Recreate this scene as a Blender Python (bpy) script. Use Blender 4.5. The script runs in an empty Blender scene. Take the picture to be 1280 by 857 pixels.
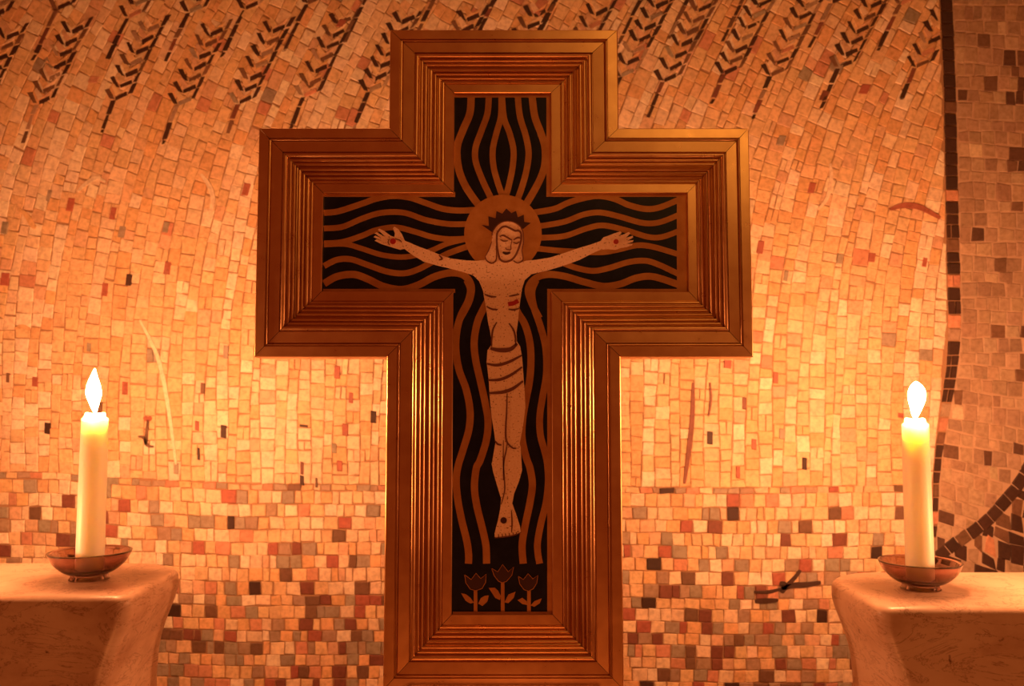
import bpy, bmesh, math, random
from mathutils import Vector
from mathutils.geometry import tessellate_polygon

random.seed(7)
C = bpy.context.scene.collection

# ------------------------------------------------------------------ camera
F, PITCH, HC = 1072.0, math.radians(4.25), 1.45
CP, SP = math.cos(PITCH), math.sin(PITCH)
cam = bpy.data.cameras.new('camera')
cam.sensor_width = 36.0
cam.lens = 36.0 * F / 1280.0
co = bpy.data.objects.new('camera', cam)
C.objects.link(co)
co.location = (0, 0, HC)
co.rotation_euler = (math.pi / 2 + PITCH, 0, 0)
cam.dof.use_dof = True
cam.dof.focus_distance = 1.13
cam.dof.aperture_fstop = 5.0
cam.clip_start = 0.02
bpy.context.scene.camera = co

# ------------------------------------------------------------------ world, exposure
w = bpy.data.worlds.new('world')
bpy.context.scene.world = w
w.use_nodes = True
bg = w.node_tree.nodes['Background']
bg.inputs[0].default_value = (1.0, 0.15, 0.03, 1)
bg.inputs[1].default_value = 0.20
vs = bpy.context.scene.view_settings
vs.view_transform = 'Standard'
vs.look = 'None'
vs.gamma = 1
vs.use_curve_mapping = False
vs.exposure = 0.0
FLAME_COL = (1.0, 0.37, 0.135)
FLAME_STR = 2050.0
WALL_Y = 1.60
# added area light brightening the frame, high behind the viewer and to the right
la = bpy.data.lights.new('high_fill_light', 'AREA')
la.shape = 'DISK'
la.size = 1.1
la.energy = 8.0
la.color = (1.0, 0.50, 0.12)
lo = bpy.data.objects.new('high_fill_light', la)
C.objects.link(lo)
lo.location = (1.0, -1.4, 3.0)
lo.rotation_euler = (Vector((0.1, 1.3, 1.5)) - Vector(lo.location)).to_track_quat('-Z', 'Y').to_euler()
CROSS_Y = 1.136
PANEL_Y = 1.157
# added fill light for the block fronts, low behind the viewer
la = bpy.data.lights.new('low_fill_light', 'AREA')
la.shape = 'DISK'
la.size = 0.5
la.energy = 5.5
la.color = (1.0, 0.26, 0.06)
lo = bpy.data.objects.new('low_fill_light', la)
C.objects.link(lo)
lo.location = (0.0, -0.25, 0.15)
lo.rotation_euler = (Vector((0.0, 1.1, 1.25)) - Vector(lo.location)).to_track_quat('-Z', 'Y').to_euler()
# two more candles of the altar burn outside the picture, low on the outer ends of the blocks
for sx in (-1, 1):
    la = bpy.data.lights.new('altar_candle_light', 'POINT')
    la.shadow_soft_size = 0.012
    la.energy = 5.0
    la.color = FLAME_COL
    lo = bpy.data.objects.new('altar_candle_light', la)
    C.objects.link(lo)
    lo.location = (sx * 0.77, 1.03, 1.275)


def at(x, y, Y):
    """point of the vertical plane at depth Y that the photo pixel (x, y) shows"""
    u, v = x - 640.0, 428.5 - y
    dy = F * CP - v * SP
    dz = F * SP + v * CP
    t = Y / dy
    return Vector((u * t, Y, HC + dz * t))


# ------------------------------------------------------------------ helpers
def link(name, me, mats=(), parent=None):
    o = bpy.data.objects.new(name, me)
    C.objects.link(o)
    if me is not None:
        for m in (mats if isinstance(mats, (list, tuple)) else [mats]):
            me.materials.append(m)
    if parent is not None:
        o.parent = parent
        o.location = -Vector(parent_world(parent))
        if me is not None:
            o['_abs'] = 1
    return o


def parent_world(p):
    v = Vector((0, 0, 0))
    while p is not None:
        v += Vector(p.location)
        p = p.parent
    return v


def mesh(name, verts, faces, mats=(), parent=None, smooth=None, cols=None):
    """mesh given in world coordinates; its origin is moved to its own centre"""
    c = Vector((0, 0, 0))
    for q in verts:
        c += Vector(q)
    c /= max(1, len(verts))
    me = bpy.data.meshes.new(name)
    me.from_pydata([tuple(Vector(q) - c) for q in verts], [], faces)
    me.update()
    if cols is not None:
        a = me.color_attributes.new('tint', 'FLOAT_COLOR', 'CORNER')
        data = []
        for p in me.polygons:
            cc = cols[p.index] if isinstance(cols, list) else cols
            data.extend([cc[0], cc[1], cc[2], 1.0] * p.loop_total)
        a.data.foreach_set('color', data)
    o = bpy.data.objects.new(name, me)
    C.objects.link(o)
    for m in (mats if isinstance(mats, (list, tuple)) else [mats]):
        me.materials.append(m)
    if smooth is not None:
        me.polygons.foreach_set('use_smooth', [True] * len(me.polygons))
        me.set_sharp_from_angle(angle=math.radians(smooth))
    if parent is not None:
        o.parent = parent
        o.location = c - parent_world(parent)
    else:
        o.location = c
    return o


def empty(name, loc, parent=None):
    o = bpy.data.objects.new(name, None)
    C.objects.link(o)
    o.empty_display_size = 0.05
    o.location = Vector(loc) - (parent_world(parent) if parent else Vector((0, 0, 0)))
    o.parent = parent
    return o


def tag(o, label=None, cat=None, group=None, kind=None):
    if label: o['label'] = label
    if cat: o['category'] = cat
    if group: o['group'] = group
    if kind: o['kind'] = kind
    return o


def orient(verts, faces):
    """returns faces with consistent outward normals"""
    bm = bmesh.new()
    vv = [bm.verts.new(v) for v in verts]
    for f in faces:
        try:
            bm.faces.new([vv[i] for i in f])
        except ValueError:
            pass
    bmesh.ops.recalc_face_normals(bm, faces=bm.faces)
    bm.verts.index_update()
    out = [[v.index for v in f.verts] for f in bm.faces]
    bm.free()
    return out


def plate(poly, Y, thick, back=0.0):
    """2D outline [(x px, y px)] on plane Y, raised towards the viewer by thick"""
    n = len(poly)
    P = [at(x, y, Y) for x, y in poly]
    fr = [Vector((p.x, Y - thick, p.z)) for p in P]
    bk = [Vector((p.x, Y + back, p.z)) for p in P]
    tris = tessellate_polygon([[Vector((p.x, p.z, 0)) for p in P]])
    faces = []
    for t in tris:
        a, b, c = (P[i] for i in t)
        cr = (b.x - a.x) * (c.z - a.z) - (b.z - a.z) * (c.x - a.x)
        t = tuple(t)
        faces.append(t if cr > 0 else t[::-1])
    area = sum(P[i].x * P[(i + 1) % n].z - P[(i + 1) % n].x * P[i].z for i in range(n))
    for i in range(n):
        j = (i + 1) % n
        f = (i, i + n, j + n, j)
        faces.append(f if area > 0 else f[::-1])
    return fr + bk, faces


def spline(pts, k=6):
    out = []
    n = len(pts)
    for i in range(n - 1):
        p0 = pts[max(i - 1, 0)]; p1 = pts[i]; p2 = pts[i + 1]; p3 = pts[min(i + 2, n - 1)]
        for s in range(k):
            t = s / k
            out.append(tuple(0.5 * (2 * p1[c] + (p2[c] - p0[c]) * t + (2 * p0[c] - 5 * p1[c] + 4 * p2[c] - p3[c]) * t * t
                                    + (3 * p1[c] - p0[c] - 3 * p2[c] + p3[c]) * t ** 3) for c in range(len(p1))))
    out.append(tuple(pts[-1]))
    return out


def ribbon(pts, width, Y, thick, k=6, taper=False, clip=None):
    """pts in px; a strip of given width (px) following a smooth line"""
    c = spline(pts, k) if k > 1 else list(pts)
    L, R = [], []
    n = len(c)
    for i in range(n):
        a = c[max(i - 1, 0)]; b = c[min(i + 1, n - 1)]
        dx, dy = b[0] - a[0], b[1] - a[1]
        m = math.hypot(dx, dy) or 1
        nx, ny = -dy / m, dx / m
        wv = width(i / (n - 1)) if callable(width) else width
        if taper:
            wv *= 0.35 + 0.65 * math.sin(math.pi * min(1, max(0.0, 0.08 + 0.84 * i / (n - 1))))
        l = (c[i][0] + nx * wv / 2, c[i][1] + ny * wv / 2)
        r = (c[i][0] - nx * wv / 2, c[i][1] - ny * wv / 2)
        if clip:
            l, r = clip(l), clip(r)
        L.append(l); R.append(r)
    vf = [at(x, y, Y) - Vector((0, thick, 0)) for x, y in L + R]
    vb = [at(x, y, Y) for x, y in L + R]
    faces = []
    N = 2 * n
    for i in range(n - 1):
        faces.append((i, i + 1, n + i + 1, n + i))
        faces.append((i, i + N, i + 1 + N, i + 1))
        faces.append((n + i + 1, n + i + 1 + N, n + i + N, n + i))
    faces.append((0, n, n + N, N)); faces.append((n - 1, n - 1 + N, 2 * n - 1 + N, 2 * n - 1))
    V = vf + vb
    return V, orient(V, faces)


def lathe(prof, c, n=48, cap0=True, cap1=True):
    """prof = [(r, z)] around vertical axis at c"""
    V, Fs = [], []
    for r, z in prof:
        for k in range(n):
            a = 2 * math.pi * k / n
            V.append(Vector((c[0] + r * math.cos(a), c[1] + r * math.sin(a), c[2] + z)))
    for i in range(len(prof) - 1):
        for k in range(n):
            k2 = (k + 1) % n
            Fs.append((i * n + k, i * n + k2, (i + 1) * n + k2, (i + 1) * n + k))
    if cap0: Fs.append(tuple(range(n))[::-1])
    if cap1: Fs.append(tuple((len(prof) - 1) * n + k for k in range(n)))
    return V, orient(V, Fs)


# ------------------------------------------------------------------ materials
def mat(name, color=(1, 1, 1), rough=0.5, metal=0.0, **kw):
    m = bpy.data.materials.new(name)
    m.use_nodes = True
    nt = m.node_tree
    b = nt.nodes['Principled BSDF']
    b.inputs['Base Color'].default_value = (*color, 1)
    b.inputs['Roughness'].default_value = rough
    b.inputs['Metallic'].default_value = metal
    for k, v in kw.items():
        b.inputs[k.replace('_', ' ')].default_value = v
    return m, nt, b


def noise(nt, scale, detail=4, coord='Object', rough=0.6, loc=None, stretch=None):
    tc = nt.nodes.new('ShaderNodeTexCoord')
    mp = nt.nodes.new('ShaderNodeMapping')
    if stretch: mp.inputs['Scale'].default_value = stretch
    nz = nt.nodes.new('ShaderNodeTexNoise')
    nz.inputs['Scale'].default_value = scale
    nz.inputs['Detail'].default_value = detail
    nz.inputs['Roughness'].default_value = rough
    if coord == 'World':
        g = nt.nodes.new('ShaderNodeNewGeometry')
        nt.links.new(g.outputs['Position'], mp.inputs['Vector'])
    else:
        nt.links.new(tc.outputs[coord], mp.inputs['Vector'])
    nt.links.new(mp.outputs[0], nz.inputs['Vector'])
    return nz


def ramp(nt, src, stops):
    r = nt.nodes.new('ShaderNodeValToRGB')
    e = r.color_ramp.elements
    e[0].position, e[0].color = stops[0][0], (*stops[0][1], 1)
    e[1].position, e[1].color = stops[-1][0], (*stops[-1][1], 1)
    for p, c in stops[1:-1]:
        q = e.new(p); q.color = (*c, 1)
    nt.links.new(src, r.inputs[0])
    return r


def bump(nt, b, src, strength, dist=0.001):
    n = nt.nodes.new('ShaderNodeBump')
    n.inputs['Strength'].default_value = strength
    n.inputs['Distance'].default_value = dist
    nt.links.new(src, n.inputs['Height'])
    nt.links.new(n.outputs[0], b.inputs['Normal'])


# tesserae: natural stone, one tint per stone, cloudy variation inside each
M_stone, nt, b = mat('mosaic_stone', rough=0.62)
at_ = nt.nodes.new('ShaderNodeAttribute'); at_.attribute_name = 'tint'
nz = noise(nt, 130, 4, 'World')
rp = ramp(nt, nz.outputs['Fac'], [(0.3, (0.74, 0.70, 0.66)), (0.55, (1, 1, 1)), (0.75, (1.12, 1.12, 1.1))])
mx = nt.nodes.new('ShaderNodeMix'); mx.data_type = 'RGBA'; mx.blend_type = 'MULTIPLY'
mx.inputs[0].default_value = 1.0
nt.links.new(at_.outputs['Color'], mx.inputs[6]); nt.links.new(rp.outputs[0], mx.inputs[7])
nt.links.new(mx.outputs[2], b.inputs['Base Color'])
bump(nt, b, noise(nt, 320, 5, 'World').outputs['Fac'], 0.35, 0.0015)

M_grout, nt, b = mat('ochre_grout', (0.40, 0.235, 0.135), 0.9)
bump(nt, b, noise(nt, 300, 4, 'World').outputs['Fac'], 0.5, 0.001)
M_grout2, nt, b = mat('pale_grout', (0.52, 0.37, 0.27), 0.9)
bump(nt, b, noise(nt, 300, 4, 'World').outputs['Fac'], 0.5, 0.001)

# frame: hand burnished copper-gold metal
M_frame, nt, b = mat('burnished_copper', (0.80, 0.42, 0.17), 0.3, 1.0)
nz = noise(nt, 14, 5, 'World')
r1 = ramp(nt, nz.outputs['Fac'], [(0.25, (0.58, 0.31, 0.13)), (0.75, (0.76, 0.46, 0.21))])
nt.links.new(r1.outputs[0], b.inputs['Base Color'])
r2 = ramp(nt, noise(nt, 60, 4, 'World').outputs['Fac'], [(0.3, (0.27,) * 3), (0.7, (0.34,) * 3)])
nt.links.new(r2.outputs[0], b.inputs['Roughness'])
bump(nt, b, noise(nt, 22, 2, 'World').outputs['Fac'], 0.05, 0.0012)

M_back, _, _ = mat('dark_backing', (0.05, 0.02, 0.012), 0.8)
M_enamel, nt, b = mat('midnight_enamel', (0.006, 0.008, 0.022), 0.3, Specular_IOR_Level=0.25)
r = ramp(nt, noise(nt, 55, 4, 'World').outputs['Fac'], [(0.35, (0.004, 0.005, 0.014)), (0.7, (0.012, 0.013, 0.03))])
nt.links.new(r.outputs[0], b.inputs['Base Color'])
M_gold, nt, b = mat('matt_gilding', (0.42, 0.17, 0.05), 0.5, 0.5)
r = ramp(nt, noise(nt, 40, 4, 'World').outputs['Fac'], [(0.3, (0.40, 0.155, 0.04)), (0.7, (0.52, 0.24, 0.07))])
nt.links.new(r.outputs[0], b.inputs['Base Color'])
M_halo, nt, b = mat('halo_gilding', (0.50, 0.2, 0.05), 0.5, 0.5)
r = ramp(nt, noise(nt, 60, 4, 'World').outputs['Fac'], [(0.3, (0.47, 0.19, 0.045)), (0.7, (0.58, 0.27, 0.08))])
nt.links.new(r.outputs[0], b.inputs['Base Color'])
M_skin, nt, b = mat('speckled_enamel', (0.9, 0.66, 0.45), 0.5)
r = ramp(nt, noise(nt, 420, 2, 'World', 0.5).outputs['Fac'],
         [(0.30, (0.18, 0.06, 0.03)), (0.36, (0.88, 0.58, 0.40)), (0.8, (0.97, 0.72, 0.54))])
nt.links.new(r.outputs[0], b.inputs['Base Color'])
M_line, _, _ = mat('umber_line', (0.16, 0.045, 0.02), 0.5)
M_red, _, _ = mat('red_enamel', (0.42, 0.010, 0.010), 0.4)
M_crown, _, _ = mat('dark_red_enamel', (0.045, 0.006, 0.006), 0.4)
M_tulip, _, _ = mat('wine_enamel', (0.04, 0.005, 0.006), 0.4)

# marble
M_marble, nt, b = mat('honed_marble', (0.8, 0.6, 0.45), 0.33)
n1 = noise(nt, 7, 8, 'World', 0.65, stretch=(1, 1, 1.8))
r = ramp(nt, n1.outputs['Fac'], [(0.30, (0.40, 0.22, 0.14)), (0.46, (0.56, 0.37, 0.26)), (0.54, (0.64, 0.45, 0.33)), (0.75, (0.72, 0.54, 0.42))])
v1 = noise(nt, 11, 6, 'World', 0.7, stretch=(1.0, 1, 2.6))
v1.inputs['Distortion'].default_value = 1.2
rv = ramp(nt, v1.outputs['Fac'], [(0.485, (1, 1, 1)), (0.50, (0.52, 0.42, 0.36)), (0.515, (1, 1, 1))])
v2 = noise(nt, 70, 3, 'World', 0.5)
rs = ramp(nt, v2.outputs['Fac'], [(0.24, (0.30, 0.2, 0.15)), (0.29, (1, 1, 1))])
mx = nt.nodes.new('ShaderNodeMix'); mx.data_type = 'RGBA'; mx.blend_type = 'MULTIPLY'; mx.inputs[0].default_value = 1
nt.links.new(r.outputs[0], mx.inputs[6]); nt.links.new(rv.outputs[0], mx.inputs[7])
mx2 = nt.nodes.new('ShaderNodeMix'); mx2.data_type = 'RGBA'; mx2.blend_type = 'MULTIPLY'; mx2.inputs[0].default_value = 1
nt.links.new(mx.outputs[2], mx2.inputs[6]); nt.links.new(rs.outputs[0], mx2.inputs[7])
nt.links.new(mx2.outputs[2], b.inputs['Base Color'])

M_wax, nt, b = mat('ivory_wax', (0.97, 0.91, 0.74), 0.45)
b.inputs['Subsurface Weight'].default_value = 1.0
b.inputs['Subsurface Radius'].default_value = (0.036, 0.030, 0.019)
b.inputs['Subsurface Scale'].default_value = 1.0
M_wick, _, _ = mat('charred_wick', (0.02, 0.012, 0.01), 0.9)
M_glass, nt, b = mat('smoky_amber_glass', (0.56, 0.38, 0.35), 0.03)
b.inputs['Transmission Weight'].default_value = 1.0
b.inputs['IOR'].default_value = 1.5
M_flame = bpy.data.materials.new('flame')
M_flame.use_nodes = True
nt = M_flame.node_tree
nt.nodes.clear()
e = nt.nodes.new('ShaderNodeEmission')
e.inputs[0].default_value = (*FLAME_COL, 1)
e.inputs[1].default_value = FLAME_STR
o_ = nt.nodes.new('ShaderNodeOutputMaterial')
nt.links.new(e.outputs[0], o_.inputs[0])
M_floor, nt, b = mat('floor_stone', (0.22, 0.13, 0.09), 0.5)
nt.links.new(ramp(nt, noise(nt, 4, 6, 'World').outputs['Fac'], [(0.3, (0.16, 0.09, 0.06)), (0.7, (0.30, 0.19, 0.13))]).outputs[0], b.inputs['Base Color'])

# ------------------------------------------------------------------ setting
def box(name, lo, hi, m, parent=None, bev=0.0):
    bm = bmesh.new()
    bmesh.ops.create_cube(bm, size=1)
    for v in bm.verts:
        v.co = Vector([lo[i] + (v.co[i] + .5) * (hi[i] - lo[i]) for i in range(3)])
    if bev:
        bmesh.ops.bevel(bm, geom=list(bm.edges), offset=bev, segments=4, profile=0.5, affect='EDGES')
    V = [v.co.copy() for v in bm.verts]
    bm.verts.index_update()
    Fs = [[v.index for v in f.verts] for f in bm.faces]
    bm.free()
    return mesh(name, V, Fs, m, parent, smooth=30)


floor = box('floor', (-3, -2.5, -0.1), (3, WALL_Y + 0.2, 0), M_floor); tag(floor, kind='structure')
wall = box('wall_back', (-3, WALL_Y, 0), (3, WALL_Y + 0.2, 3.2), M_grout)
tag(wall, 'wall covered in a stone mosaic of wheat ears, lit orange by candles', kind='structure')

# ------------------------------------------------------------------ mosaic layout (px of the wall plane)
def interp(tab, v):
    if v <= tab[0][0]: return tab[0][1]
    for (a, p), (b_, q) in zip(tab, tab[1:]):
        if v <= b_:
            return p + (q - p) * (v - a) / (b_ - a)
    return tab[-1][1]


SL = [(-200, .58), (0, .54), (60, .50), (120, .43), (180, .33), (250, .23), (350, .13), (450, .05), (560, 0.0)]
G = {}
acc = 0.0
for yy in range(620, -260, -1):
    G[yy] = acc
    acc += interp(SL, yy)


def g(y):
    y = max(-255.0, min(619.0, y))
    a = math.floor(y)
    return G[a] + (G[a + 1] - G[a]) * (y - a)


XB = [(-200, 1170), (0, 1174), (100, 1178), (200, 1180), (300, 1182), (400, 1184), (440, 1183), (470, 1180), (500, 1176),
      (530, 1172), (560, 1168), (600, 1165), (640, 1164), (700, 1160), (1100, 1150)]
BW = [(0, 16), (400, 17), (480, 15), (550, 11), (600, 9), (700, 8), (1100, 8)]
xb = lambda y: interp(XB, y)
bw = lambda y: interp(BW, y)
YD = [(-300, 588), (60, 590), (160, 598), (300, 604), (600, 607), (900, 609), (1170, 606), (1600, 606)]
yd = lambda x: interp(YD, x)
BAND = [(1340, 500), (1300, 556), (1272, 606), (1254, 627), (1239, 645), (1221, 660), (1200, 674), (1182, 687), (1168, 702), (1160, 730)]


def shrink(q, gap):
    """inset a convex px polygon by gap/2 on every side (approx.)"""
    cx = sum(p[0] for p in q) / len(q); cy = sum(p[1] for p in q) / len(q)
    out = []
    for x, y in q:
        dx, dy = x - cx, y - cy
        out.append((x - math.copysign(min(gap / 2, abs(dx) * .4), dx), y - math.copysign(min(gap / 2, abs(dy) * .4), dy)))
    return out


def pip(x, y, poly):
    ins = False
    n = len(poly)
    for i in range(n):
        x1, y1 = poly[i]; x2, y2 = poly[(i + 1) % n]
        if (y1 > y) != (y2 > y) and x < (x2 - x1) * (y - y1) / (y2 - y1) + x1:
            ins = not ins
    return ins


def area(q):
    return abs(sum(q[i][0] * q[(i + 1) % len(q)][1] - q[(i + 1) % len(q)][0] * q[i][1] for i in range(len(q)))) / 2


def tile_geo(q, h=0.0026, tilt=0.045, bev=0.12):
    """stone with sides, chamfer and a slightly tilted face: 4 side + 4 chamfer + 1 face"""
    n = len(q)
    P = [at(x, y, WALL_Y) for x, y in q]
    c = sum(P, Vector((0, 0, 0))) / n
    ax, az = random.uniform(-tilt, tilt), random.uniform(-tilt, tilt)
    base = [Vector((p.x, WALL_Y - 0.0002, p.z)) for p in P]
    hh = h * random.uniform(.82, 1.15)
    dep = lambda p: WALL_Y - hh - (p.x - c.x) * ax - (p.z - c.z) * az
    mid = [Vector((p.x, dep(p) + 0.0011, p.z)) for p in P]
    top = []
    for p in P:
        t = p + (c - p) * bev
        top.append(Vector((t.x, dep(t), t.z)))
    sgn = sum(P[i].x * P[(i + 1) % n].z - P[(i + 1) % n].x * P[i].z for i in range(n)) > 0
    Fs = [tuple(2 * n + i for i in range(n))]
    for a, b_ in ((0, n), (n, 2 * n)):
        for i in range(n):
            j = (i + 1) % n
            Fs.append((a + i, a + j, b_ + j, b_ + i))
    if not sgn:
        Fs = [f[::-1] for f in Fs]
    return base + mid + top, Fs


def jit(c, v=0.1, hue=0.03):
    s = random.uniform(1 - v, 1 + v)
    return tuple(max(0.0, min(0.95, ch * s * random.uniform(1 - hue, 1 + hue))) for ch in c)


CREAM = (.83, .65, .46); PALE = (.88, .75, .58); OCHRE = (.79, .56, .33); ORANGE = (.76, .48, .25)
PINK = (.72, .47, .31); ROSE = (.62, .30, .20); GREY = (.36, .30, .23); TAUPE = (.40, .28, .20)
RED = (.42, .13, .09); DKRED = (.22, .075, .05); DARK = (.055, .022, .014); BROWN = (.19, .10, .06)

EARS = [(-32, 135), (47, 130), (143, 125), (222, 131), (298, 130), (379, 121), (460, 115), (541, 112), (622, 110), (700, 106),
        (775, 96), (828, 102), (904, 93), (962, 95), (1047, 85), (1143, 84)]
EARS_TOP = [(-10, 22), (72, 12), (160, 22), (236, 16), (306, 12), (384, 5), (459, -4), (545, -6), (622, -8), (700, -10), (800, 0),
            (866, -14), (935, -14), (1038, 4), (1124, 6)]
foot = []          # ear footprints (background stones leave these free)
ear_geo = []


def slope(y): return interp(SL, y)


def ear(bx, by, nk, stem, name_cols):
    pieces = []
    px, py = bx, by
    vs_ = []
    for k in range(nk + 1):
        vs_.append((px, py))
        s = slope(py - 8)
        L = 16.2 * random.uniform(.93, 1.07)
        m = math.hypot(1, s)
        px += L * s / m; py -= L / m
    foot.append([(vs_[0][0] - 10, vs_[0][1] - 10), (vs_[0][0] + 2, vs_[0][1] + 4), (vs_[0][0] + 18, vs_[0][1] - 4),
                 (vs_[-1][0] + 19, vs_[-1][1]), (vs_[-1][0] - 9, vs_[-1][1] - 10)])
    for k in range(nk):
        x, y = vs_[k]
        s = slope(y)
        # dark strokes of the chevron
        lx, ly = x - 8.5, y - 14
        t = 5.8 + random.uniform(-.8, 1.0)
        cl = DARK if random.random() < (.75 if k < 2 else .62) else random.choice([BROWN, GREY, BROWN, TAUPE])
        pieces.append(([(x + 1, y), (x - t * .75, y - 1), (lx - t * .55, ly + random.uniform(-1, 2)), (lx + t * .4, ly - 1)], jit(cl, .2)))
        rx, ry = x + 17.5, y - 7.5
        cl = DARK if random.random() < .55 else random.choice([BROWN, GREY, BROWN, TAUPE, ROSE])
        pieces.append(([(x + 1.5, y - 3.1), (x + 2, y + 1.6), (rx, ry + 2.1), (rx - 1, ry - 2.6)], jit(cl, .2)))
        # pale grains above them
        cl = random.choice([OCHRE, PINK, ORANGE, OCHRE, CREAM])
        pieces.append(([(x + 2.2, y - 4), (lx + t * .55 + 1.5, ly - 2), (lx + 8.5, ly - 6), (x + 9, y - 8.5)], jit(cl, .1)))
        cl = random.choice([OCHRE, PINK, ORANGE, PINK, CREAM])
        pieces.append(([(x + 3.2, y - 5), (rx - 1, ry - 4), (rx + 2, ry - 9.5), (x + 9, y - 9.5)], jit(cl, .1)))
        # spine piece on the right
        x2, y2 = vs_[k + 1]
        dx, dy = x2 - x, y2 - y
        cl = DARK if random.random() < .62 else random.choice([BROWN, BROWN, TAUPE])
        t = random.uniform(4.6, 6.4)
        pieces.append(([(rx, ry + 1.5), (rx + t, ry - .5), (rx + dx + t, ry + dy + 1), (rx + dx, ry + dy + 2.5)], jit(cl, .2)))
    # stem below the ear
    x, y = bx, by + 1
    left = stem
    while left > 2:
        L = min(left, random.uniform(12, 26))
        s = slope(y) * .92
        m = math.hypot(1, s)
        x2, y2 = x - L * s / m, y + L / m
        t = random.uniform(4.6, 6.2) * (1 if left > 20 else .8)
        cl = DARK if random.random() < .6 else random.choice([BROWN, BROWN, DKRED, TAUPE])
        pieces.append(([(x - t / 2, y), (x + t / 2, y), (x2 + t / 2, y2 - 1), (x2 - t / 2, y2 - 1)], jit(cl, .2)))
        foot.append([(x - t / 2, y), (x + t / 2, y), (x2 + t / 2, y2), (x2 - t / 2, y2)])
        x, y = x2, y2
        left -= L
    ear_geo.append(pieces)


for bx, by in EARS:
    ear(bx, by, 7, random.uniform(34, 60), None)
for bx, by in EARS_TOP:
    ear(bx, by, 4, random.uniform(55, 82), None)

ACC = {  # single dark and red stones set in the pale field, (x, y, colour, w, h)
}
ACCL = [(60, 535, DARK, 8, 16), (11, 472, BROWN, 5, 14), (45, 477, RED, 8, 14), (157, 485, RED, 8, 18), (126, 510, BROWN, 7, 18),
        (254, 485, BROWN, 6, 15), (280, 539, DARK, 8, 18), (247, 532, RED, 6, 14), (249, 567, DARK, 4, 17), (221, 585, GREY, 7, 16),
        (112, 434, GREY, 6, 13), (283, 440, GREY, 7, 18), (62, 245, GREY, 6, 16), (89, 256, RED, 9, 18), (142, 267, RED, 7, 17),
        (153, 290, GREY, 9, 16), (208, 284, GREY, 8, 15), (7, 285, GREY, 9, 17), (162, 350, DARK, 8, 16), (210, 335, RED, 9, 18),
        (132, 362, RED, 8, 18), (7, 349, RED, 11, 18), (308, 237, RED, 9, 17), (1014, 235, RED, 9, 15), (950, 309, RED, 9, 18),
        (982, 345, GREY, 6, 15), (1049, 324, GREY, 8, 14), (1089, 322, RED, 9, 13), (1155, 328, RED, 6, 13), (909, 455, RED, 10, 12),
        (969, 472, RED, 7, 16), (930, 504, DKRED, 6, 17), (887, 547, DARK, 8, 18), (977, 542, GREY, 8, 15), (942, 555, RED, 7, 15),
        (1005, 579, DARK, 7, 17), (922, 590, RED, 6, 17), (422, 465, RED, 8, 18), (439, 497, RED, 6, 15), (467, 521, DARK, 8, 17),
        (432, 537, RED, 8, 17), (380, 532, DARK, 11, 5), (378, 600, DARK, 6, 14), (425, 582, RED, 8, 15), (418, 560, GREY, 7, 14),
        (378, 585, DKRED, 5, 18), (396, 603, BROWN, 4, 14), (976, 176, GREY, 10, 14), (1030, 120, DKRED, 10, 14), (1080, 112, RED, 12, 14),
        (427, 30, RED, 10, 11), (118, 100, ROSE, 12, 10), (1125, 519, RED, 8, 8)]
acc_foot = []
acc_tiles = []
for x, y, c, ww, hh in ACCL:
    s = slope(y) * .9
    q = [(x - ww / 2 + s * hh / 2, y - hh / 2), (x + ww / 2 + s * hh / 2, y - hh / 2 + 1), (x + ww / 2 - s * hh / 2, y + hh / 2), (x - ww / 2 - s * hh / 2, y + hh / 2 - 1)]
    acc_tiles.append((q, jit(c, .12)))
    acc_foot.append((x, y, ww, hh))

# curved inlaid strips in the field
STRIPS = [([(1112, 262), (1130, 257), (1150, 260), (1174, 273)], 7, RED), ([(98, 240), (110, 229), (122, 223), (133, 228)], 5, PALE),
          ([(252, 218), (262, 232), (267, 250), (262, 275)], 6, PALE), ([(176, 400), (194, 436), (204, 468), (213, 520), (221, 580)], 5, PALE),
          ([(866, 478), (865, 520), (861, 560), (855, 604)], 6, DKRED), ([(1037, 205), (1038, 225), (1033, 248), (1022, 262)], 5, PALE),
          ([(25, 262), (35, 270), (42, 282), (46, 284)], 7, ORANGE), ([(20, 411), (30, 408), (38, 412)], 5, ORANGE),
          ([(887, 478), (888, 500), (885, 520)], 3, DKRED),
          ([(186, 524), (184, 545), (183, 556)], 4, BROWN), ([(174, 545), (181, 547), (185, 556), (193, 558)], 4, BROWN), ([(181, 521), (186, 524), (190, 521)], 6, RED)]
TWIG = [([(1000, 712), (990, 724), (978, 735)], 5), ([(976, 735), (990, 731), (1006, 730), (1025, 727)], 7), ([(942, 739), (960, 739), (975, 735)], 4),
        ([(943, 751), (958, 750), (972, 749)], 6), ([(974, 728), (980, 731), (976, 740)], 8)]
strip_pts = []
for pts, wd, c in STRIPS:
    strip_pts += [(p[0], p[1], wd) for p in spline(pts, 8)]
for pts, wd in TWIG:
    strip_pts += [(p[0], p[1], wd) for p in spline(pts, 8)]
band_s = spline(BAND, 10)


def near_strip(cx, cy):
    for x, y, wd in strip_pts:
        if abs(x - cx) < wd * .5 + 2 and abs(y - cy) < wd * .5 + 4:
            return True
    return False


def free(cx, cy):
    return True


tiles = []      # (polygon px, colour)
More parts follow.
